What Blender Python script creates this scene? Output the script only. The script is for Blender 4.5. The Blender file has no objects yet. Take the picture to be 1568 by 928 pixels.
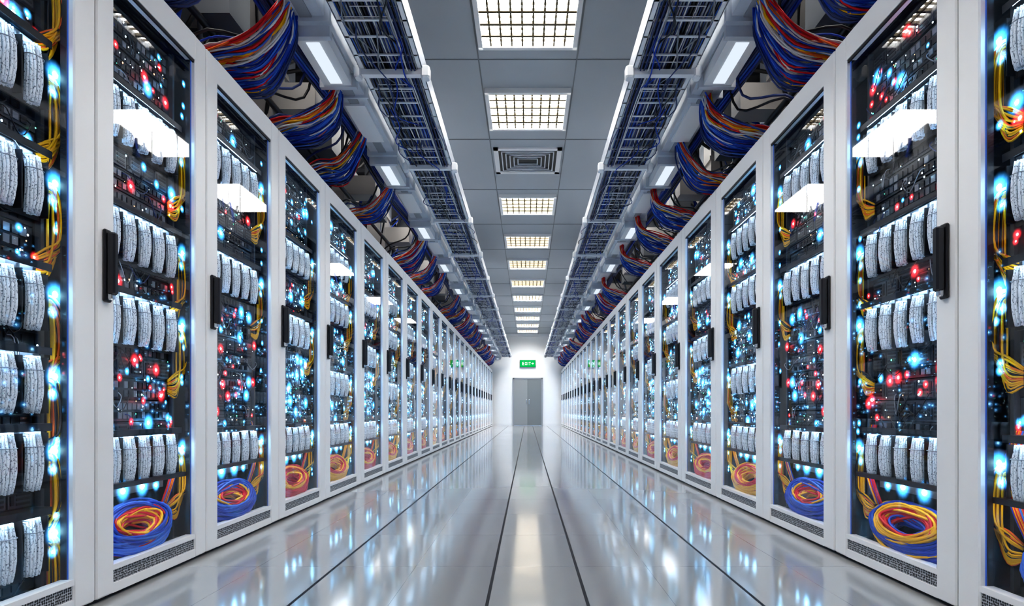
import bpy, math, random
from mathutils import Vector
random.seed(7)
sc = bpy.context.scene
sc.view_settings.view_transform = 'Standard'
try: sc.view_settings.look = 'Medium High Contrast'
except Exception: sc.view_settings.look = 'None'
sc.view_settings.exposure = .50
COL = sc.collection

# ------------------------------------------------------------------ materials
def newmat(name):
    m = bpy.data.materials.new(name); m.use_nodes = True
    nt = m.node_tree
    return m, nt, nt.nodes['Principled BSDF'], nt.nodes['Material Output']
def pmat(name, col, rough=.5, metal=0, noise=0, nscale=20, em=None, es=0, spec=.5, bump=0):
    m, nt, p, o = newmat(name)
    c = (*col, 1)
    p.inputs['Base Color'].default_value = c
    p.inputs['Roughness'].default_value = rough
    p.inputs['Metallic'].default_value = metal
    p.inputs['Specular IOR Level'].default_value = spec
    if noise or bump:
        tc = nt.nodes.new('ShaderNodeTexCoord'); n = nt.nodes.new('ShaderNodeTexNoise')
        n.inputs['Scale'].default_value = nscale; n.inputs['Detail'].default_value = 3
        nt.links.new(tc.outputs['Object'], n.inputs['Vector'])
        if noise:
            mx = nt.nodes.new('ShaderNodeMix'); mx.data_type = 'RGBA'
            mx.inputs[6].default_value = tuple(max(0, x*(1-noise)) for x in col)+(1,)
            mx.inputs[7].default_value = tuple(min(1, x*(1+noise)) for x in col)+(1,)
            nt.links.new(n.outputs['Fac'], mx.inputs[0]); nt.links.new(mx.outputs[2], p.inputs['Base Color'])
        if bump:
            b = nt.nodes.new('ShaderNodeBump'); b.inputs['Strength'].default_value = bump
            nt.links.new(n.outputs['Fac'], b.inputs['Height']); nt.links.new(b.outputs['Normal'], p.inputs['Normal'])
    if em:
        p.inputs['Emission Color'].default_value = (*em, 1)
        p.inputs['Emission Strength'].default_value = es
    return m
def emat(name, col, s, sample=True):
    m = bpy.data.materials.new(name); m.use_nodes = True
    nt = m.node_tree; nt.nodes.clear()
    o = nt.nodes.new('ShaderNodeOutputMaterial'); e = nt.nodes.new('ShaderNodeEmission')
    e.inputs[0].default_value = (*col, 1); e.inputs[1].default_value = s
    nt.links.new(e.outputs[0], o.inputs[0])
    if not sample:
        m.cycles.emission_sampling = 'NONE'
    return m
def halomat(name, col, s):
    # painted LED glow: bright in the middle, fading to clear at the rim (vertex attribute)
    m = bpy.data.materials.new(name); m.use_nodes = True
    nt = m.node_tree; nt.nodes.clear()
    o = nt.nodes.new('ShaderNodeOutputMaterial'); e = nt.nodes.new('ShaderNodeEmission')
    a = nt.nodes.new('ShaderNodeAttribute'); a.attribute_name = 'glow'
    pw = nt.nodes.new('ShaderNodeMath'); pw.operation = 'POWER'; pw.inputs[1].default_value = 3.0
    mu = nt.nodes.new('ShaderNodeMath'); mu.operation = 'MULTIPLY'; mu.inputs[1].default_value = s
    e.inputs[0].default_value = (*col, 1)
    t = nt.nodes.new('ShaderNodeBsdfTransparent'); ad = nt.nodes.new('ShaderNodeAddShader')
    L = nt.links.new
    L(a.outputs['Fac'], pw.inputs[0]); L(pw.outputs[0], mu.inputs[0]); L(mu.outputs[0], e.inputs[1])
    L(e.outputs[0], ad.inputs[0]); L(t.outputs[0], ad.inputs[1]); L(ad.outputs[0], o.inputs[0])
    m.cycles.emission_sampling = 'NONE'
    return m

M = {}
M['frame'] = pmat('rack_white_paint', (.85, .85, .85), .35, noise=.02, nscale=3)
M['body'] = pmat('rack_body_dark', (.012, .014, .018), .4)
M['gap'] = pmat('rubber_black', (.008, .008, .01), .6)
M['handle'] = pmat('handle_black', (.012, .012, .016), .3)
M['chrome'] = pmat('steel_trim', (.6, .62, .65), .25, 1)
M['unit'] = pmat('server_dark_metal', (.016, .02, .026), .35, .5, noise=.4, nscale=30)
M['unit2'] = pmat('server_grey_metal', (.07, .078, .09), .35, .5, noise=.4, nscale=30)
M['port'] = pmat('port_grey', (.20, .22, .25), .35, .3)
M['portd'] = pmat('port_black', (.005, .005, .007), .5)
M['red'] = pmat('cable_red', (.65, .008, .015), .4, spec=.25)
M['blue'] = pmat('cable_blue', (.015, .06, .46), .4, spec=.25)
M['sky'] = pmat('cable_light_blue', (.05, .17, .68), .4, spec=.25)
M['yellow'] = pmat('cable_yellow', (.92, .48, .008), .4, spec=.25)
M['orange'] = pmat('cable_orange', (.85, .15, .02), .4, spec=.25)
M['white'] = pmat('cable_white', (.78, .78, .78), .35)
M['navy'] = pmat('cable_navy', (.02, .04, .16), .4)
M['black'] = pmat('cable_black', (.012, .012, .014), .4)
M['grey'] = pmat('cable_grey', (.28, .30, .33), .4)
M['metal'] = pmat('galvanised_metal', (.58, .62, .68), .35, .3, noise=.25, nscale=6)
M['wmetal'] = pmat('white_metal', (.84, .85, .86), .4)
M['duct'] = pmat('duct_beige', (.46, .44, .42), .5, noise=.12, nscale=4)
M['ductd'] = pmat('duct_dark', (.12, .13, .145), .5)
M['strip'] = emat('led_strip_blue', (.06, .22, 1), .25, False)
M['strip2'] = emat('interior_fill_strip', (.28, .58, 1), 22)
M['bar'] = emat('row_fill_bar', (.50, .75, 1), 26)
M['bar2'] = emat('bay_fill_bar', (.9, .95, 1), 9)
M['boxlight'] = emat('tray_lamp', (.80, .89, 1), .6)
M['lamp'] = emat('ceiling_lamp', (1, .985, .95), 19)
M['voidlamp'] = emat('void_fill_lamp', (1, .97, .92), 10)
M['cyan'] = halomat('led_cyan_halo', (.06, .42, 1), 11)
M['ccore'] = emat('led_cyan_core', (.42, .84, 1), 14, False)
M['redl'] = halomat('led_red_halo', (1, .03, .04), 7)
M['rcore'] = emat('led_red_core', (1, .14, .12), 7, False)
M['green'] = emat('led_green', (.1, 1, .5), 4, False)
M['wled'] = emat('led_white', (.7, .88, 1), 5, False)
M['amber'] = emat('led_amber', (1, .5, .2), 3, False)

# fibre bundle: white jacket with fine dark flecks, faint painted self-glow
m, nt, p, o = newmat('fibre_bundle_white')
tc = nt.nodes.new('ShaderNodeTexCoord'); mp = nt.nodes.new('ShaderNodeMapping'); mp.inputs['Scale'].default_value = (1, 1.3, .75)
n = nt.nodes.new('ShaderNodeTexNoise')
n.inputs['Scale'].default_value = 220; n.inputs['Detail'].default_value = 1.5
r = nt.nodes.new('ShaderNodeValToRGB')
r.color_ramp.elements[0].position = .32; r.color_ramp.elements[0].color = (.16, .18, .22, 1)
r.color_ramp.elements[1].position = .45; r.color_ramp.elements[1].color = (.90, .92, .94, 1)
nt.links.new(tc.outputs['Object'], mp.inputs[0]); nt.links.new(mp.outputs[0], n.inputs['Vector']); nt.links.new(n.outputs['Fac'], r.inputs[0])
nt.links.new(r.outputs[0], p.inputs['Base Color'])
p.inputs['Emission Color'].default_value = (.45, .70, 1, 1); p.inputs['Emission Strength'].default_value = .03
p.inputs['Roughness'].default_value = .22
m.cycles.emission_sampling = 'NONE'
M['fibre'] = m

# door glass
m = bpy.data.materials.new('door_glass'); m.use_nodes = True; nt = m.node_tree; nt.nodes.clear()
o = nt.nodes.new('ShaderNodeOutputMaterial'); t = nt.nodes.new('ShaderNodeBsdfTransparent'); g = nt.nodes.new('ShaderNodeBsdfGlossy')
t.inputs[0].default_value = (.95, .97, 1, 1); g.inputs['Roughness'].default_value = .02; g.inputs[0].default_value = (.97, .98, 1, 1)
lw = nt.nodes.new('ShaderNodeLayerWeight'); lw.inputs[0].default_value = .5
pw = nt.nodes.new('ShaderNodeMath'); pw.operation = 'POWER'; pw.inputs[1].default_value = 4.5
ma = nt.nodes.new('ShaderNodeMath'); ma.operation = 'MULTIPLY_ADD'; ma.inputs[1].default_value = .8; ma.inputs[2].default_value = .045
mx = nt.nodes.new('ShaderNodeMixShader'); L = nt.links.new
L(lw.outputs['Facing'], pw.inputs[0]); L(pw.outputs[0], ma.inputs[0]); L(ma.outputs[0], mx.inputs[0])
L(t.outputs[0], mx.inputs[1]); L(g.outputs[0], mx.inputs[2]); L(mx.outputs[0], o.inputs[0])
M['glass'] = m

# perforated grille
m, nt, p, o = newmat('perforated_grille')
tc = nt.nodes.new('ShaderNodeTexCoord'); v = nt.nodes.new('ShaderNodeTexVoronoi'); v.inputs['Scale'].default_value = 110; v.inputs['Randomness'].default_value = .3
r = nt.nodes.new('ShaderNodeValToRGB'); r.color_ramp.interpolation = 'CONSTANT'
r.color_ramp.elements[0].color = (.01, .01, .012, 1); r.color_ramp.elements[1].position = .42; r.color_ramp.elements[1].color = (.45, .47, .5, 1)
nt.links.new(tc.outputs['Object'], v.inputs['Vector']); nt.links.new(v.outputs['Distance'], r.inputs[0]); nt.links.new(r.outputs[0], p.inputs['Base Color'])
M['grille'] = m

# ------------------------------------------------------------------ mesh builder
class MB:
    def __init__(s):
        s.v = []; s.f = []; s.m = []; s.sm = []; s.g = []; s.mats = []
    def mi(s, k):
        if k not in s.mats: s.mats.append(k)
        return s.mats.index(k)
    def box(s, x0, x1, y0, y1, z0, z1, k):
        b = len(s.v); i = s.mi(k)
        s.v += [(x0,y0,z0),(x1,y0,z0),(x1,y1,z0),(x0,y1,z0),(x0,y0,z1),(x1,y0,z1),(x1,y1,z1),(x0,y1,z1)]
        s.g += [0]*8
        for q in ((0,3,2,1),(4,5,6,7),(0,1,5,4),(1,2,6,5),(2,3,7,6),(3,0,4,7)):
            s.f.append(tuple(b+a for a in q)); s.m.append(i); s.sm.append(False)
    def cbox(s, x0, x1, y0, y1, z0, z1, c, k):
        i = s.mi(k)
        def ring(z, e):
            a0,a1,b0,b1 = x0+e,x1-e,y0+e,y1-e
            return [(a0+c,b0,z),(a1-c,b0,z),(a1,b0+c,z),(a1,b1-c,z),(a1-c,b1,z),(a0+c,b1,z),(a0,b1-c,z),(a0,b0+c,z)]
        b = len(s.v); rs = [ring(z0, c*.7), ring(z0+c, 0), ring(z1-c, 0), ring(z1, c*.7)]
        for q in rs: s.v += q; s.g += [0]*8
        for a in range(3):
            for j in range(8):
                s.f.append((b+a*8+j, b+a*8+(j+1)%8, b+(a+1)*8+(j+1)%8, b+(a+1)*8+j)); s.m.append(i); s.sm.append(False)
        s.f.append(tuple(b+j for j in reversed(range(8)))); s.m.append(i); s.sm.append(False)
        s.f.append(tuple(b+24+j for j in range(8))); s.m.append(i); s.sm.append(False)
    def quad(s, pts, k):
        b = len(s.v); i = s.mi(k); s.v += pts; s.g += [0]*4; s.f.append((b,b+1,b+2,b+3)); s.m.append(i); s.sm.append(False)
    def tube(s, pts, r, n, k, closed=False):
        i = s.mi(k); P = [Vector(p) for p in pts]; N = len(P); b = len(s.v)
        up = None
        for a in range(N):
            t = (P[(a+1) % N]-P[a-1]) if closed else (P[min(a+1,N-1)]-P[max(a-1,0)])
            if t.length < 1e-9: t = Vector((0,0,1))
            t.normalize()
            if up is None:
                up = Vector((0,0,1)) if abs(t.z) < .9 else Vector((1,0,0))
            u = up - t*up.dot(t)
            if u.length < 1e-6: u = t.orthogonal()
            u.normalize(); up = u; w = t.cross(u)
            for j in range(n):
                th = 2*math.pi*j/n
                s.v.append(tuple(P[a]+u*(r*math.cos(th))+w*(r*math.sin(th)))); s.g.append(0)
        for a in range(N if closed else N-1):
            c = (a+1) % N
            for j in range(n):
                s.f.append((b+a*n+j, b+a*n+(j+1)%n, b+c*n+(j+1)%n, b+c*n+j)); s.m.append(i); s.sm.append(True)
        if not closed:
            s.f.append(tuple(b+j for j in reversed(range(n)))); s.m.append(i); s.sm.append(False)
            s.f.append(tuple(b+(N-1)*n+j for j in range(n))); s.m.append(i); s.sm.append(False)
    def led(s, x, y, z, rc, rh, core, halo):
        i = s.mi(core); b = len(s.v); n = 8
        s.v.append((x+rc*.8, y, z)); s.g.append(1)
        for j in range(n):
            th = 2*math.pi*j/n; s.v.append((x, y+rc*math.cos(th), z+rc*math.sin(th))); s.g.append(1)
        for j in range(n):
            s.f.append((b, b+1+j, b+1+(j+1)%n)); s.m.append(i); s.sm.append(True)
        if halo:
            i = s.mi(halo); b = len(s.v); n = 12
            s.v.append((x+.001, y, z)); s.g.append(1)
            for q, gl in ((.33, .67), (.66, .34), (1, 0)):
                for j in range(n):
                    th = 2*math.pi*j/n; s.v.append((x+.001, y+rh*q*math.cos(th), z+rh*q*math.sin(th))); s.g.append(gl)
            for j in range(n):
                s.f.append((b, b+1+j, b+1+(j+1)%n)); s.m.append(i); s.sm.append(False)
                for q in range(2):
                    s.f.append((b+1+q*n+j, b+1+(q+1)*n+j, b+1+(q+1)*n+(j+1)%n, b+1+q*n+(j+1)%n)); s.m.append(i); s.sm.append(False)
    def mesh(s, name):
        me = bpy.data.meshes.new(name); me.from_pydata(s.v, [], s.f)
        for k in s.mats: me.materials.append(M[k])
        me.polygons.foreach_set('material_index', s.m); me.polygons.foreach_set('use_smooth', s.sm)
        at = me.attributes.new('glow', 'FLOAT', 'POINT'); at.data.foreach_set('value', [float(q) for q in s.g])
        me.update(); return me
def add(name, me, loc=(0,0,0), scale=(1,1,1)):
    ob = bpy.data.objects.new(name, me); ob.location = loc; ob.scale = scale; COL.objects.link(ob); return ob
def spline(P, k=6):
    P = [Vector(p) for p in P]; P = [P[0]*2-P[1]]+P+[P[-1]*2-P[-2]]; out = []
    for i in range(1, len(P)-2):
        for a in range(k):
            t = a/k; p0,p1,p2,p3 = P[i-1:i+3]
            out.append(.5*((2*p1)+(p2-p0)*t+(2*p0-5*p1+4*p2-p3)*t*t+(3*p1-p0-3*p2+p3)*t**3))
    out.append(P[-2]); return out

# ------------------------------------------------------------------ server rack (front at x=0 facing +x, y 0..W)
W = .80; H = 2.40
def rack(rows, coil, nc, nr, nw, seed, ls=1.0):
    R = random.Random(seed); b = MB(); g = .004
    b.box(-1.05, -.045, g, g+.018, .02, H-.01, 'body'); b.box(-1.05, -.045, W-g-.018, W-g, .02, H-.01, 'body')
    b.box(-1.05, -1.03, g, W-g, .02, H-.01, 'body'); b.box(-1.05, -.045, g, W-g, H-.05, H-.01, 'body'); b.box(-1.05, -.045, g, W-g, .0, .06, 'body')
    b.box(-.30, -.02, 0, W, 0, .012, 'gap'); b.box(-.2, -.02, W-.004, W, 0, H-.01, 'gap')
    st = .098; y0, y1 = g, W-g; zb, zt = .118, 2.288
    b.cbox(-.045, 0, y0, y0+st, .015, H, .005, 'frame'); b.cbox(-.045, 0, y1-st, y1, .015, H, .005, 'frame')
    b.box(-.044, -.002, y0+st-.006, y1-st+.006, zt, H, 'frame')
    b.box(-.044, -.002, y0+st-.006, y1-st+.006, .015, .05, 'frame'); b.box(-.044, -.002, y0+st-.006, y1-st+.006, .098, zb, 'frame')
    b.box(-.040, -.008, y0+st-.006, y1-st+.006, .05, .098, 'grille')
    b.box(-.023, -.0195, y1-st-.002, y1-st, zb, zt, 'strip'); b.box(-.045, -.023, y1-st-.003, y1-st, zb, zt, 'gap')
    b.box(-.068, -.050, y0+.045, y0+.052, zb, zt, 'strip2')        # hidden white-blue strip added behind the near stile to light the interior
    b.box(-.014, -.006, y0+st, y0+st+.005, zb, zt, 'gap'); b.box(-.014, -.006, y0+st, y1-st, zt-.012, zt, 'gap')
    b.quad([(-.016, y0+st, zb), (-.016, y1-st, zb), (-.016, y1-st, zt), (-.016, y0+st, zt)], 'glass')
    hy = y0+.048
    b.cbox(0, .012, hy-.020, hy+.020, 1.075, 1.335, .004, 'handle'); b.cbox(.010, .040, hy-.013, hy+.015, 1.10, 1.325, .006, 'handle')
    b.cbox(.010, .030, hy-.010, hy+.010, 1.082, 1.11, .004, 'chrome')
    b.box(-.11, -.09, .03, .05, .1, 2.3, 'unit2'); b.box(-.11, -.09, W-.13, W-.115, .1, 2.3, 'unit2')
    yl, yr = .05, W-.135
    z = .42 if coil else .10
    while z < 2.25:
        h = R.choice([.044, .088, .088]); xf = -.105+R.uniform(-.012, .006)
        b.box(-.8, xf, yl, yr, z+.002, z+h-.003, R.choice(['unit', 'unit', 'unit', 'unit2']))
        if h < .05:
            n = 18
            for i in range(n):
                yy = yl+.03+(yr-yl-.06)*i/n
                b.box(xf, xf+.004, yy, yy+.022, z+.012, z+.034, R.choice(['port', 'portd', 'portd']))
        else:
            typ = R.random()
            if typ < .5:
                for rr in (.012, .048):
                    for i in range(18):
                        yy = yl+.02+(yr-yl-.04)*i/18
                        b.box(xf, xf+.005, yy, yy+.023, z+rr, z+rr+.026, R.choice(['port', 'portd', 'portd', 'unit2']))
            else:
                for i in range(6):
                    yy = yl+.015+(yr-yl-.02)*i/6
                    b.box(xf, xf+.006, yy, yy+(yr-yl)/6-.012, z+.01, z+.078, 'unit2'); b.box(xf+.006, xf+.009, yy+.008, yy+.02, z+.02, z+.07, 'portd')
                    for q in range(4): b.box(xf+.006, xf+.008, yy+.03, yy+(yr-yl)/6-.02, z+.018+q*.015, z+.026+q*.015, 'portd')
        for i in range(R.randint(1, 4)):
            ya = R.uniform(yl+.03, yr-.1); yb = ya+R.uniform(.03, .18); sag = R.uniform(.02, .07)
            b.tube(spline([(xf, ya, z+.03), (xf+.02, ya+.01, z+.02), (xf+.025, (ya+yb)/2, z-sag), (xf+.015, yb, z+.01), (xf, yb, z+.03)], 3), .002, 4, R.choice(['black', 'navy', 'black', 'black', 'grey']))
        z += h
    # fibre bundle rows: separate sleeves hooked out of a patch panel
    for zc in rows:
        n = 6; pit = (yr-yl-.0)/n; hh = .092
        b.box(-.13, -.092, yl, yr, zc+hh-.006, zc+hh+.026, 'unit2'); b.box(-.098, -.090, yl, yr, zc-hh-.01, zc+hh, 'portd')
        # added light bar, hidden by a shroud, to brighten the sleeve tops
        b.box(-.066, -.056, yl+.02, yr-.02, zc+hh+.025, zc+hh+.028, 'bar'); b.box(-.098, -.040, yl+.01, yr-.01, zc+hh+.028, zc+hh+.031, 'unit')
        b.box(-.042, -.040, yl+.01, yr-.01, zc+hh+.006, zc+hh+.031, 'unit'); b.box(-.100, -.098, yl+.01, yr-.01, zc+hh+.004, zc+hh+.031, 'unit')
        for i in range(n):
            b.box(-.092, -.086, yl+.02+pit*i, yl+.07+pit*i, zc+hh, zc+hh+.020, 'port')
            yc = yl+.052+pit*i; lean = R.uniform(-.002, .004); hz = hh*R.uniform(.96, 1.02); off = R.uniform(-.003, .003)
            NC = 12
            for c in range(NC):
                a = 2*math.pi*c/NC
                ca, sa = math.cos(a), math.sin(a)
                oy = -.0230*math.copysign(abs(ca)**.8, ca); ox = .016*math.copysign(abs(sa)**.8, sa)
                pts = [(-.094, yc+oy*.7, zc+off+hz*.90+ox*.6)]
                for q in range(9):
                    t = q/8; sw = .86+.14*math.sin(math.pi*min(1, .05+.9*t)); bow = .010*math.sin(math.pi*(.15+.8*t))
                    if t > .9: sw *= .92
                    pts.append((-.076+bow+ox*sw+.0008*math.sin(t*16+c), yc+oy*sw+lean*math.sin(t*3)+.0008*math.sin(t*14+c*2), zc+off+hz*(.88-1.88*t)+.002*math.sin(c*2)+(.010*math.sin(a) if q == 0 else 0)))
                b.tube(pts, .0052, 5, 'fibre')
            b.cbox(-.088, -.064, yc-.017, yc+.017, zc-hz+.004, zc+hz*.8, .006, 'grey')
            b.box(-.090, -.062, yc+pit/2-.002, yc+pit/2+.002, zc-hh, zc+hh, 'portd')     # divider finger between sleeves
            b.tube([(-.076+.010+.023*math.cos(q), yc+.0295*math.sin(q), zc+hz*.52) for q in [2*math.pi*j/10 for j in range(10)]], .0016, 4, 'grey', True)
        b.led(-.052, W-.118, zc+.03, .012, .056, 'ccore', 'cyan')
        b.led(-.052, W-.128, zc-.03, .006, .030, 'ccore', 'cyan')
        for i in range(19):
            k = ['yellow', 'yellow', 'black', 'yellow', 'orange', 'yellow', 'yellow'][i % 7]; o2 = R.uniform(-.028, .028); w = R.uniform(.005, .05)
            zt2 = zc-.01+o2
            b.tube(spline([(-.09, yr-.01, zt2), (-.07+o2*.3, W-.115, zt2+.01), (-.066+o2*.8, W-.118+w, zt2-.06), (-.066+o2*.8, W-.118+w, zt2-.17), (-.08, W-.12, zt2-.23+o2), (-.1, yr-.02, zt2-.24)], 4), .0040, 4, k)
    def zfree():
        for _ in range(30):
            z = R.uniform(.44 if coil else .12, 2.24)
            if all(abs(z-q) > .13 for q in rows): return z
        return z
    for i in range(nc):
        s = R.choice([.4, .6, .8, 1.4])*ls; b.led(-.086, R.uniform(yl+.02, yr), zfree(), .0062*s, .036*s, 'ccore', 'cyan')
    for i in range(nr):
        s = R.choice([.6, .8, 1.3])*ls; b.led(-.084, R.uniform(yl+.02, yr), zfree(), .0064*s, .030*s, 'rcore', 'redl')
    for i in range(nw):
        b.led(-.09, R.uniform(yl+.02, yr), zfree(), R.choice([.0018, .0026, .004])*ls, 0, R.choice(['wled', 'wled', 'ccore', 'ccore', 'green', 'amber']), None)
    for i in range(10):
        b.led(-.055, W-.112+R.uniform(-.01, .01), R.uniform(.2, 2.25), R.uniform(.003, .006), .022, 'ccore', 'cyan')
    if coil:
        b.box(-.11, -.072, .18, W-.24, .352, .388, 'unit2')
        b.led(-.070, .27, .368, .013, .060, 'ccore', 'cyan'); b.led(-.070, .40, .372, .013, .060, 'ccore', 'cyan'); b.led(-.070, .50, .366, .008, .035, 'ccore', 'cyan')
        b.box(-.8, -.026, .03, W-.03, .08, .094, 'unit')
        cy = W*.45
        N = 118; rs = []
        for i in range(N):
            al = R.uniform(0, 2*math.pi); rr = math.sqrt(R.random()); rs.append((rr*math.cos(al), rr*math.sin(al)))
        rs.sort(key=lambda q: q[0]+.35*q[1])
        for i, (u, v) in enumerate(rs):
            t = i/(N-1); k = coil[min(len(coil)-1, int(t*len(coil)))]
            if R.random() < .12: k = R.choice(coil)
            # thick doughnut of slack loops resting on the bay floor, tipped towards the door
            ry = .180+.080*u+R.uniform(-.008, .008); rz = .058+.034*u; xr = .030+.010*u
            zc = .206+.032*v; xc = -.074+.022*v; ph = R.uniform(-.016, .016); w1 = R.uniform(-.014, .014); ycc = cy+R.uniform(-.014, .014)
            pts = []
            for j in range(26):
                a = 2*math.pi*j/26
                pts.append((min(-.024, xc-xr*math.sin(a)+.5*ph*math.cos(2*a)), ycc+ry*math.cos(a), max(.101, zc+rz*math.sin(a)+ph*math.sin(a*2+i)+w1*math.cos(a))))
            b.tube(pts, .0058, 5, k, True)
        for i in range(12):
            yy = W-.15+R.uniform(-.02, .03)
            b.tube(spline([(-.1, yy, .62), (-.08, yy+.02, .5), (-.08, yy-.01, .38), (-.09, yy-.06, .27)], 4), .004, 5, coil[i % len(coil)])
        b.box(-.060, -.046, .14, W-.14, .397, .400, 'bar2'); b.box(-.042, -.040, .10, W-.10, .386, .405, 'unit'); b.box(-.10, -.040, .10, W-.10, .400, .405, 'unit')  # light bar added behind a lip to brighten the coil
    return b.mesh('server_rack')

VA = rack([2.13, 1.77, 1.41, 1.04, .767, .52, .247], None, 16, 26, 60, 1)
VB = rack([1.84, 1.37, 1.04, .485], ['red', 'yellow', 'red', 'yellow', 'red', 'yellow', 'blue', 'sky'], 16, 30, 90, 2)
VC = rack([1.96, 1.40, .475], ['yellow', 'red', 'red', 'yellow', 'blue', 'sky', 'blue'], 26, 24, 120, 3)
VD = rack([1.72, 1.22, .475], ['red', 'yellow', 'red', 'orange', 'yellow', 'red'], 60, 10, 200, 4, 1.15)
VE = rack([1.9, 1.5, .9, .475], ['yellow', 'red', 'yellow', 'red', 'yellow'], 60, 10, 200, 5, 1.15)
VF = rack([1.84, 1.37, 1.04, .485], ['blue', 'red', 'red', 'yellow', 'red', 'yellow', 'yellow', 'blue'], 16, 30, 90, 6)

XL, XR, YEND = -1.52, 1.46, 26.0
def ext(b, start):
    b = [b[0]-.78*i for i in range(start, 0, -1)]+b
    p = 1.0
    while b[-1]+p < YEND-.1: b.append(b[-1]+p)
    return b
LB = ext([2.07, 2.78, 3.59, 4.41, 5.36, 6.30, 7.30], 3)
RB = ext([2.0, 2.796, 3.65, 4.56, 5.59, 6.65], 3)
seqL = [VA, VB, VA, VB, VC, VD, VE, VD, VE, VD]
seqR = [VF, VB, VB, VF, VC, VE, VD, VE, VD, VE]
for B, S, X, sx in ((LB, seqL, XL, 1), (RB, seqR, XR, -1)):
    for i in range(len(B)-1):
        me = S[i] if i < len(S) else [VD, VE][i % 2]
        add('server_rack', me, (X, B[i], 0), (sx, (B[i+1]-B[i])/W, 1))

# ------------------------------------------------------------------ overhead cable trays (left-hand; mirrored for the right)
ZT = .686+2.30
def tray():
    b = MB(); R = random.Random(11); y0, y1 = -1.5, 25.6
    for x, s in ((-.71, 1), (-1.13, -1)):
        b.box(x-.004, x+.004, y0, y1, ZT, ZT+.11, 'metal'); b.box(x-.03 if s > 0 else x, x if s > 0 else x+.03, y0, y1, ZT, ZT+.006, 'wmetal'); b.box(x-.02 if s > 0 else x, x if s > 0 else x+.02, y0, y1, ZT+.104, ZT+.11, 'metal')
    b.box(-1.12, -.72, y0, y1, ZT+.075, ZT+.080, 'black')
    y = y0+.1
    while y < y1:
        b.box(-1.125, -.715, y, y+.014, ZT+.0, ZT+.008, 'wmetal'); y += .19+R.uniform(-.04, .04)
    y = -.67
    while y < y1:
        b.box(-1.17, -.66, y-.022, y+.022, ZT-.040, ZT-.003, 'wmetal')
        b.cbox(-.72, -.66, y-.035, y+.035, ZT-.06, ZT+.02, .01, 'wmetal'); b.cbox(-1.17, -1.12, y-.035, y+.035, ZT-.06, ZT+.02, .01, 'wmetal')
        b.tube([(-1.15, y, ZT), (-1.15, y, 4.03)], .007, 6, 'metal')
        y += 1.55
    ks = ['navy', 'blue', 'black', 'grey', 'navy', 'black', 'sky', 'navy', 'grey', 'black', 'white', 'grey', 'blue']
    for i in range(84):
        layer = i % 2; x = -1.118+.397*(i/83); k = R.choice(ks); rr = R.uniform(.0045, .007); pts = []
        ph = R.uniform(0, 6); am = R.uniform(.003, .012)
        for j in range(66):
            yy = y0+(y1-y0)*j/65
            pts.append((min(-.72, max(-1.12, x+am*math.sin(yy*2.1+ph)+R.uniform(-.008, .008))), yy, ZT+.020+layer*.018+R.uniform(-.004, .006)))
        b.tube(pts, rr, 5, k)
    y = y0
    while y < y1:
        if R.random() < .8: b.box(-1.11+R.uniform(0, .1), -.73-R.uniform(0, .1), y, y+.004, ZT+.008, ZT+.012, 'white')
        y += .09
    y = y0
    while y < y1-1:
        for i in range(4):
            xa = R.uniform(-1.1, -.74); k = R.choice(['navy', 'black', 'blue', 'grey', 'navy'])
            b.tube(spline([(xa, y, ZT+.02), (xa+R.uniform(-.05, .05), y+.2, ZT-R.uniform(.01, .04)), (xa+R.uniform(-.1, .1), y+.5, ZT-R.uniform(.0, .05)), (min(-.73, xa+.05), y+.8, ZT+.02)], 4), .005, 4, k)
        y += .5
    for i in range(7):
        b.tube([(-.745-.012*i+R.uniform(-.006, .006), y0+(y1-y0)*j/70, ZT-.004-.012*(i % 2)+R.uniform(-.004, .004)) for j in range(71)], .005, 5, R.choice(['grey', 'navy', 'white', 'navy', 'black']))
    return b.mesh('cable_tray')
def trunk():
    b = MB(); R = random.Random(5); y0, y1 = -1.5, 25.6
    b.box(-1.40, -1.19, y0, y1, ZT, ZT+.16, 'metal'); b.box(-1.42, -1.17, y0, y1, ZT+.15, ZT+.165, 'metal')
    b.box(-1.33, -1.26, y0, y1, ZT-.008, ZT, 'grey')
    y = -.15
    while y < y1:
        b.box(-1.43, -1.16, y-.02, y+.02, ZT-.03, ZT+.18, 'metal'); b.box(-1.425, -1.165, y+.84, y+.86, ZT-.02, ZT+.175, 'metal')
        b.box(-1.39, -1.20, y+.06, y+.56, ZT-.085, ZT-.008, 'wmetal'); b.box(-1.335, -1.255, y+.09, y+.53, ZT-.090, ZT-.084, 'boxlight')
        b.box(-1.42, -1.17, y+.02, y+.06, ZT-.095, ZT, 'metal'); b.box(-1.42, -1.17, y+.56, y+.60, ZT-.095, ZT, 'metal')
        b.box(-1.37, -1.22, y+.95, y+1.55, ZT-.022, ZT, 'wmetal')
        b.tube([(-1.435, y, ZT+.1), (-1.435, y, 4.03)], .006, 6, 'metal')
        y += 1.8
    for i in range(20):
        a = 2*math.pi*i/20*2.4; rr = .012+.045*(i/20)
        b.tube([(-1.49+rr*math.cos(a+.3*j), y0+(y1-y0)*j/60, ZT+.05+.03*math.sin(j)+rr*math.sin(a+.3*j)) for j in range(61)], .010, 6, R.choice(['blue', 'navy', 'sky', 'navy', 'black']))
    return b.mesh('cable_trunking')
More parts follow.
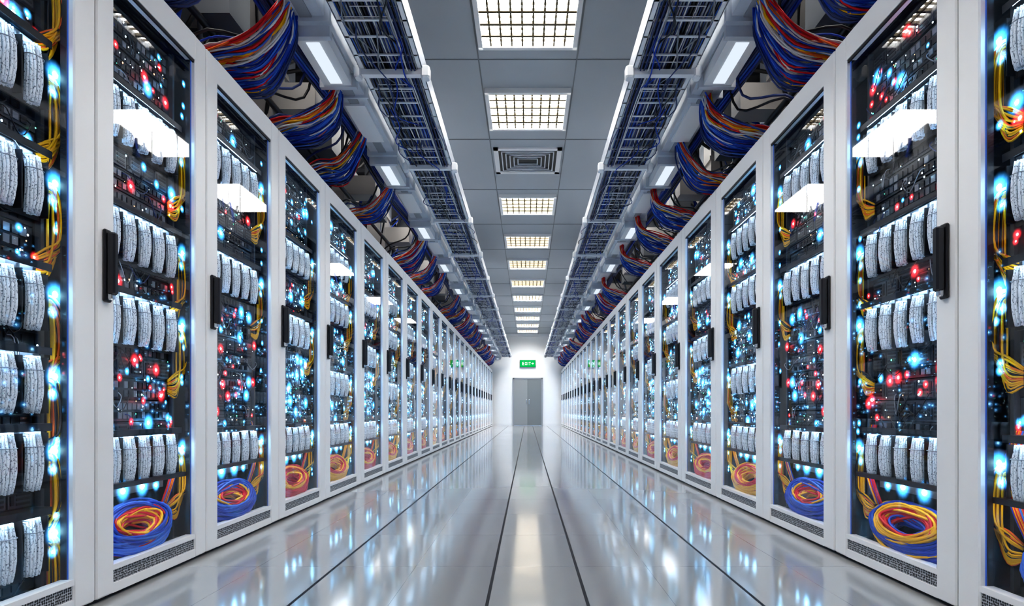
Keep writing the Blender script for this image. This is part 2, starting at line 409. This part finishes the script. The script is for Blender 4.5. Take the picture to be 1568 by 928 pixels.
def bundle(seed):
    R = random.Random(seed); b = MB()
    order = ['red', 'orange', 'white', 'red', 'sky', 'yellow', 'white', 'blue', 'sky', 'blue', 'blue', 'white', 'blue', 'sky', 'blue', 'navy', 'navy']
    n = [84, 54, 66, 42, 78][seed % 5]; dy = R.uniform(-.14, .14); dz = R.uniform(-.06, .12); sp_ = R.uniform(.7, 1.35); fan = R.uniform(.5, 1.15)
    for i in range(n):
        t = i/(n-1); k = order[int(t*(len(order)-.01))]
        if R.random() < .25: k = R.choice(order)
        j = lambda a: R.uniform(-a, a)
        d = .16*t*sp_
        pts = [(.10+j(.03), .40+dy+j(.07), .82+dz), (.16+j(.03)-.02*t, .36+dy+.10*t+j(.03), .64+dz), (.12+.02*t+j(.025), .32+dy+.15*t*fan, .47-.09*t+dz+j(.015)),
               (-.02+.04*t+j(.02), .27+dy+.18*t*fan+j(.02), .35-d+j(.025)), (-.20+j(.02), .22+dy+.20*t*fan+j(.02), .27-d*.8+j(.03)), (-.38+.05*t+j(.03), .17+dy+.28*t*fan, .15-d*.3+j(.03)), (-.50+j(.03), .12+dy+.38*t*fan, .0)]
        b.tube(spline(pts, 5), .0054, 5, k)
    for i in range(3):
        y = R.uniform(.0, .7)
        b.tube(spline([(.05, y, .9), (-.1+R.uniform(-.1, .1), y+.1, .5), (-.3, y+R.uniform(-.3, .3), .35), (-.6, y+.2, .0)], 5), .009, 5, R.choice(['black', 'black', 'navy']))
    return b.mesh('cable_bundle')
def ducts():
    b = MB(); R = random.Random(21); y0, y1 = -1.5, 25.7
    b.box(-2.75, -2.25, y0, y1, 3.35, 3.8, 'duct')
    y = y0+.4
    while y < y1: b.box(-2.78, -2.22, y, y+.05, 3.32, 3.83, 'ductd'); y += 1.3
    y = .9
    while y < y1:
        b.box(-2.16, -1.92, y, y+.26, 2.42, 4.35, 'duct'); b.box(-2.18, -1.90, y-.02, y+.28, 2.72, 2.76, 'duct'); b.box(-2.18, -1.90, y-.02, y+.28, 3.3, 3.34, 'duct')
        b.box(-2.12, -1.96, y+.40, y+.56, 2.42, 4.35, 'metal')
        b.box(-1.90, -1.70, y+.7, y+.95, 2.95, 4.35, 'ductd')
        b.box(-3.0, -1.5, y+1.0, y+1.1, 3.62, 3.76, 'ductd'); b.box(-1.92, -1.6, y+.02, y+.22, 2.95, 3.15, 'duct')
        y += 1.75
    return b.mesh('ventilation_duct')
def pipes():
    b = MB(); y0, y1 = -1.5, 25.7
    for x, z, r2, k in ((-1.72, 3.42, .03, 'metal'), (-1.85, 2.9, .022, 'black'), (-1.78, 3.75, .05, 'metal'), (-2.25, 3.1, .05, 'ductd')):
        b.tube([(x, y0+(y1-y0)*j/20, z) for j in range(21)], r2, 10, k)
        y = y0+.5
        while y < y1: b.tube([(x, y, z+r2), (x, y, 4.38)], .006, 5, 'metal'); y += 2.1
    return b.mesh('pipe_run')
def loose():
    b = MB(); R = random.Random(8); y = 0
    while y < 25:
        for i in range(6):
            ya = y+R.uniform(0, .9); xa = R.uniform(-1.9, -1.65); k = R.choice(['black', 'navy', 'black', 'blue', 'ductd'])
            b.tube(spline([(xa, ya, 4.25), (xa+R.uniform(-.1, .1), ya+R.uniform(-.2, .2), 3.6), (xa-R.uniform(.1, .5), ya+R.uniform(-.5, .5), 3.0+R.uniform(0, .2)), (xa-.4, ya+R.uniform(-.5, .6), 2.42)], 4), R.uniform(.008, .018), 6, k)
        y += 1.0
    return b.mesh('hanging_cables')
for name, me in (('cable_tray', tray()), ('cable_trunking', trunk()), ('ventilation_duct', ducts()), ('pipe_run', pipes()), ('hanging_cables', loose())):
    for sx in (1, -1): add(name, me, (0,0,0), (sx,1,1))
bms = [bundle(s) for s in (5, 6, 7, 8, 9)]
RR = random.Random(3)
for B, X, sx in ((LB, XL, 1), (RB, XR, -1)):
    for i in range(1, len(B)-1):
        k = (0 if i in (3, 4) else 4) if i < 6 else RR.randrange(5)
        if i > 7 and RR.random() < .25: continue
        add('cable_bundle', bms[k], (X, B[i]+.15+RR.uniform(-.12, .12), 2.40), (sx, RR.uniform(.85, 1.15), RR.uniform(.88, 1.08)))

# ------------------------------------------------------------------ room shell
def simple(name, boxes, bevel=0):
    b = MB()
    for q in boxes: b.box(*q)
    return add(name, b.mesh(name))
M['wallw'] = pmat('wall_white_paint', (.90, .91, .91), .6, noise=.01, nscale=2)
M['walld'] = pmat('wall_dark', (.05, .055, .065), .7, noise=.1, nscale=2)
M['ceil'] = pmat('ceiling_tile_grey', (.44, .48, .52), .55, noise=.05, nscale=1.5)
M['tbar'] = pmat('ceiling_tbar', (.20, .22, .24), .5)
m, nt, p, o = newmat('floor_glossy_tile'); L = nt.links.new
tc = nt.nodes.new('ShaderNodeTexCoord'); sp = nt.nodes.new('ShaderNodeSeparateXYZ'); L(tc.outputs['Object'], sp.inputs[0])
def mth(op, a, b2=None, c=None):
    n = nt.nodes.new('ShaderNodeMath'); n.operation = op
    for i, q in enumerate((a, b2, c)):
        if q is None: continue
        if isinstance(q, (int, float)): n.inputs[i].default_value = q
        else: L(q, n.inputs[i])
    return n.outputs[0]
def lines(xs, w):
    acc = None
    for x in xs:
        d = mth('LESS_THAN', mth('ABSOLUTE', mth('SUBTRACT', sp.outputs[0], x)), w)
        acc = d if acc is None else mth('MAXIMUM', acc, d)
    return acc
main = lines([-.144, .213, -.84, .828], .0062)
thin = lines([-.49, .52, -1.18, 1.14], .0010)
fy = mth('ABSOLUTE', mth('SUBTRACT', mth('FRACT', mth('DIVIDE', mth('ADD', sp.outputs[1], 5.0-2.38+.325), .65)), .5))
cross = mth('LESS_THAN', fy, .0020)
thin = mth('MAXIMUM', thin, cross)
nz = nt.nodes.new('ShaderNodeTexNoise'); nz.inputs['Scale'].default_value = 1.2; L(tc.outputs['Object'], nz.inputs['Vector'])
m0 = nt.nodes.new('ShaderNodeMix'); m0.data_type = 'RGBA'; m0.inputs[6].default_value = (.30, .30, .305, 1); m0.inputs[7].default_value = (.36, .36, .36, 1); L(nz.outputs['Fac'], m0.inputs[0])
m1 = nt.nodes.new('ShaderNodeMix'); m1.data_type = 'RGBA'; m1.inputs[7].default_value = (.15, .16, .18, 1); L(thin, m1.inputs[0]); L(m0.outputs[2], m1.inputs[6])
m2 = nt.nodes.new('ShaderNodeMix'); m2.data_type = 'RGBA'; m2.inputs[7].default_value = (.006, .008, .015, 1); L(main, m2.inputs[0]); L(m1.outputs[2], m2.inputs[6])
L(m2.outputs[2], p.inputs['Base Color'])
rg = mth('MULTIPLY_ADD', nz.outputs['Fac'], .05, .075); rg = mth('MULTIPLY_ADD', main, .5, rg); L(rg, p.inputs['Roughness'])
L(mth('MULTIPLY_ADD', main, -.9, 1.0), p.inputs['Specular IOR Level'])
p.inputs['IOR'].default_value = 1.95
M['floor'] = m
simple('floor', [(-3.2, 3.2, -2.2, YEND+.15, -.1, 0, 'floor')])
simple('wall_back', [(-3.2, 3.2, YEND, YEND+.15, 0, 4.4, 'wallw')])
simple('wall_front', [(-3.2, 3.2, -2.2, -2.05, 0, 4.4, 'wallw')])
simple('wall_left', [(-3.35, -3.2, -2.2, YEND+.15, 0, 4.4, 'walld')])
simple('wall_right', [(3.2, 3.35, -2.2, YEND+.15, 0, 4.4, 'walld')])
ZC = 4.04
simple('ceiling_slab', [(-3.35, 3.35, -2.2, YEND+.15, 4.4, 4.5, 'walld')])
cb = [(-1.12, 1.12, -2.05, YEND, ZC, ZC+.05, 'ceil')]
for x in (-.47, .47): cb.append((x-.006, x+.006, -2.05, YEND, ZC-.006, ZC, 'tbar'))
y = 5.62-1.66*4
while y < YEND:
    cb.append((-1.12, 1.12, y-.006, y+.006, ZC-.005, ZC, 'tbar')); y += 1.66
simple('ceiling', cb)
simple('trim_soffit', [(-1.14, -1.10, -2.05, YEND, ZC-.05, ZC, 'wmetal'), (1.10, 1.14, -2.05, YEND, ZC-.05, ZC, 'wmetal'), (-1.5, 1.5, YEND-.12, YEND, 3.93, ZC, 'wallw')])

def lum(em):
    b = MB(); w, d = .43, .40
    b.box(-w, w, -d, d, -.004, 0, em)
    for s in (-1, 1):
        b.box(s*w-.02, s*w+.02, -d-.02, d+.02, -.05, .0, 'wmetal'); b.box(-w-.02, w+.02, s*d-.02, s*d+.02, -.05, .0, 'wmetal')
    for i in range(1, 9):
        x = -w+2*w*i/9; b.box(x-.0075, x+.0075, -d, d, -.035, -.01, 'louver')
    for i in range(1, 10):
        y = -d+2*d*i/10; b.box(-w, w, y-.003, y+.003, -.030, -.01, 'louver')
    for i in range(1, 5):
        y = -d+2*d*i/5; b.box(-w, w, y-.014, y+.014, -.038, -.01, 'louver')
    return b.mesh('ceiling_light')
M['louver'] = pmat('louver_bronze', (.12, .09, .045), .5)
M['lampfar'] = emat('ceiling_lamp_far', (1, .99, .97), 50)
ln, lf = lum('lamp'), lum('lampfar')
for y in (-.9, 1.3, 3.3, 4.98, 6.54, 9.55, 11.6, 13.4, 15.4): add('ceiling_light', ln, (0, y, ZC))
for y in (17.4, 19.4, 21.2, 23.0, 24.7): add('ceiling_light', lf, (0, y, ZC))
# added panels, unseen directly, to light the void and reflect in the glass
b = MB(); b.box(-.33, .33, -.62, .62, 0, .06, 'wmetal'); b.box(-.32, .32, -.61, .61, -.004, 0, 'voidlamp')
for s in (-1, 1): b.tube([(0, s*.4, .06), (0, s*.4, .36)], .008, 6, 'metal')
sl = b.mesh('void_fill_light')
for y in (.9, 3.0, 7.15, 9.3, 14, 18, 22):
    for s in (-1, 1): add('void_fill_light', sl, (s*1.49, y, 4.03))
b = MB(); w, d = .44, .40
for s in (-1, 1):
    b.box(s*(w-.03)-.03, s*(w-.03)+.03, -d, d, -.02, 0, 'wmetal'); b.box(-w, w, s*(d-.03)-.03, s*(d-.03)+.03, -.02, 0, 'wmetal')
b.box(-w+.05, w-.05, -d+.05, d-.05, -.003, 0, 'portd')
for q in range(1, 6):
    e = .05+.052*q
    for s in (-1, 1):
        b.box(s*(w-e)-.007, s*(w-e)+.007, -d+e, d-e, -.02, -.003, 'metal'); b.box(-w+e, w-e, s*(d-e)-.007, s*(d-e)+.007, -.02, -.003, 'metal')
add('ceiling_vent', b.mesh('ceiling_vent'), (0, 7.9, ZC))

# door in the end wall
M['doorg'] = pmat('door_grey', (.28, .30, .31), .45); M['doord'] = pmat('door_grey_dark', (.19, .21, .22), .45)
b = MB(); yd = YEND-.002
b.box(-.66, -.60, yd-.06, yd, 0, 2.11, 'grey'); b.box(.60, .66, yd-.06, yd, 0, 2.11, 'grey'); b.box(-.66, .66, yd-.06, yd, 2.05, 2.11, 'grey')
b.box(-.60, -.004, yd-.04, yd-.001, .01, 2.05, 'doorg'); b.box(.004, .60, yd-.04, yd-.001, .01, 2.05, 'doord'); b.box(-.004, .004, yd-.03, yd-.001, .01, 2.05, 'black')
for x in (-.07, .05):
    b.cbox(x, x+.03, yd-.09, yd-.04, .95, 1.15, .005, 'chrome')
b.box(-.60, .60, yd-.05, yd-.001, 0, .02, 'chrome')
add('door_1', b.mesh('door_1'))
# exit sign
M['exitg'] = emat('exit_green', (.0, .40, .08), .9); M['exitw'] = emat('exit_white', (.8, 1, .85), 1.2)
b = MB(); ys = YEND-.08; zc = 2.74
b.box(-.35, .35, ys, YEND-.002, zc-.16, zc+.16, 'ductd'); b.box(-.34, .34, ys-.006, ys, zc-.15, zc+.15, 'exitg')
def px(x0, x1, z0, z1): b.box(x0, x1, ys-.010, ys-.006, zc+z0, zc+z1, 'exitw')
px(-.24, -.22, -.07, .07); [px(-.24, -.15, z-.012, z+.012) for z in (-.06, 0, .06)]
for s in (-1, 1):
    b.quad([(-.115, ys-.009, zc-.07*s), (-.09, ys-.009, zc-.07*s), (-.03, ys-.009, zc+.07*s), (-.055, ys-.009, zc+.07*s)], 'exitw')
px(.0, .022, -.07, .07); px(.05, .14, .048, .07); px(.084, .106, -.07, .07)
px(.17, .25, -.012, .012); b.quad([(.22, ys-.009, zc-.05), (.27, ys-.009, zc), (.27, ys-.009, zc+.001), (.22, ys-.009, zc+.05)], 'exitw')
add('exit_sign', b.mesh('exit_sign'))
simple('baseboard_back', [(-1.5, -.67, YEND-.015, YEND-.001, 0, .09, 'wmetal'), (.67, 1.5, YEND-.015, YEND-.001, 0, .09, 'wmetal')])

# ------------------------------------------------------------------ world + camera
w = bpy.data.worlds.new('World'); sc.world = w; w.use_nodes = True
w.node_tree.nodes['Background'].inputs[0].default_value = (.5, .6, .7, 1); w.node_tree.nodes['Background'].inputs[1].default_value = .3
cam = bpy.data.cameras.new('Camera'); co = bpy.data.objects.new('Camera', cam); COL.objects.link(co)
co.location = (0, 0, .686); co.rotation_euler = (math.radians(90), 0, 0)
cam.sensor_width = 36; cam.lens = 36*900/1568; cam.shift_x = -24/1568; cam.shift_y = 164/1568; cam.clip_start = .05
sc.camera = co
print('LOOK', sc.view_settings.look)
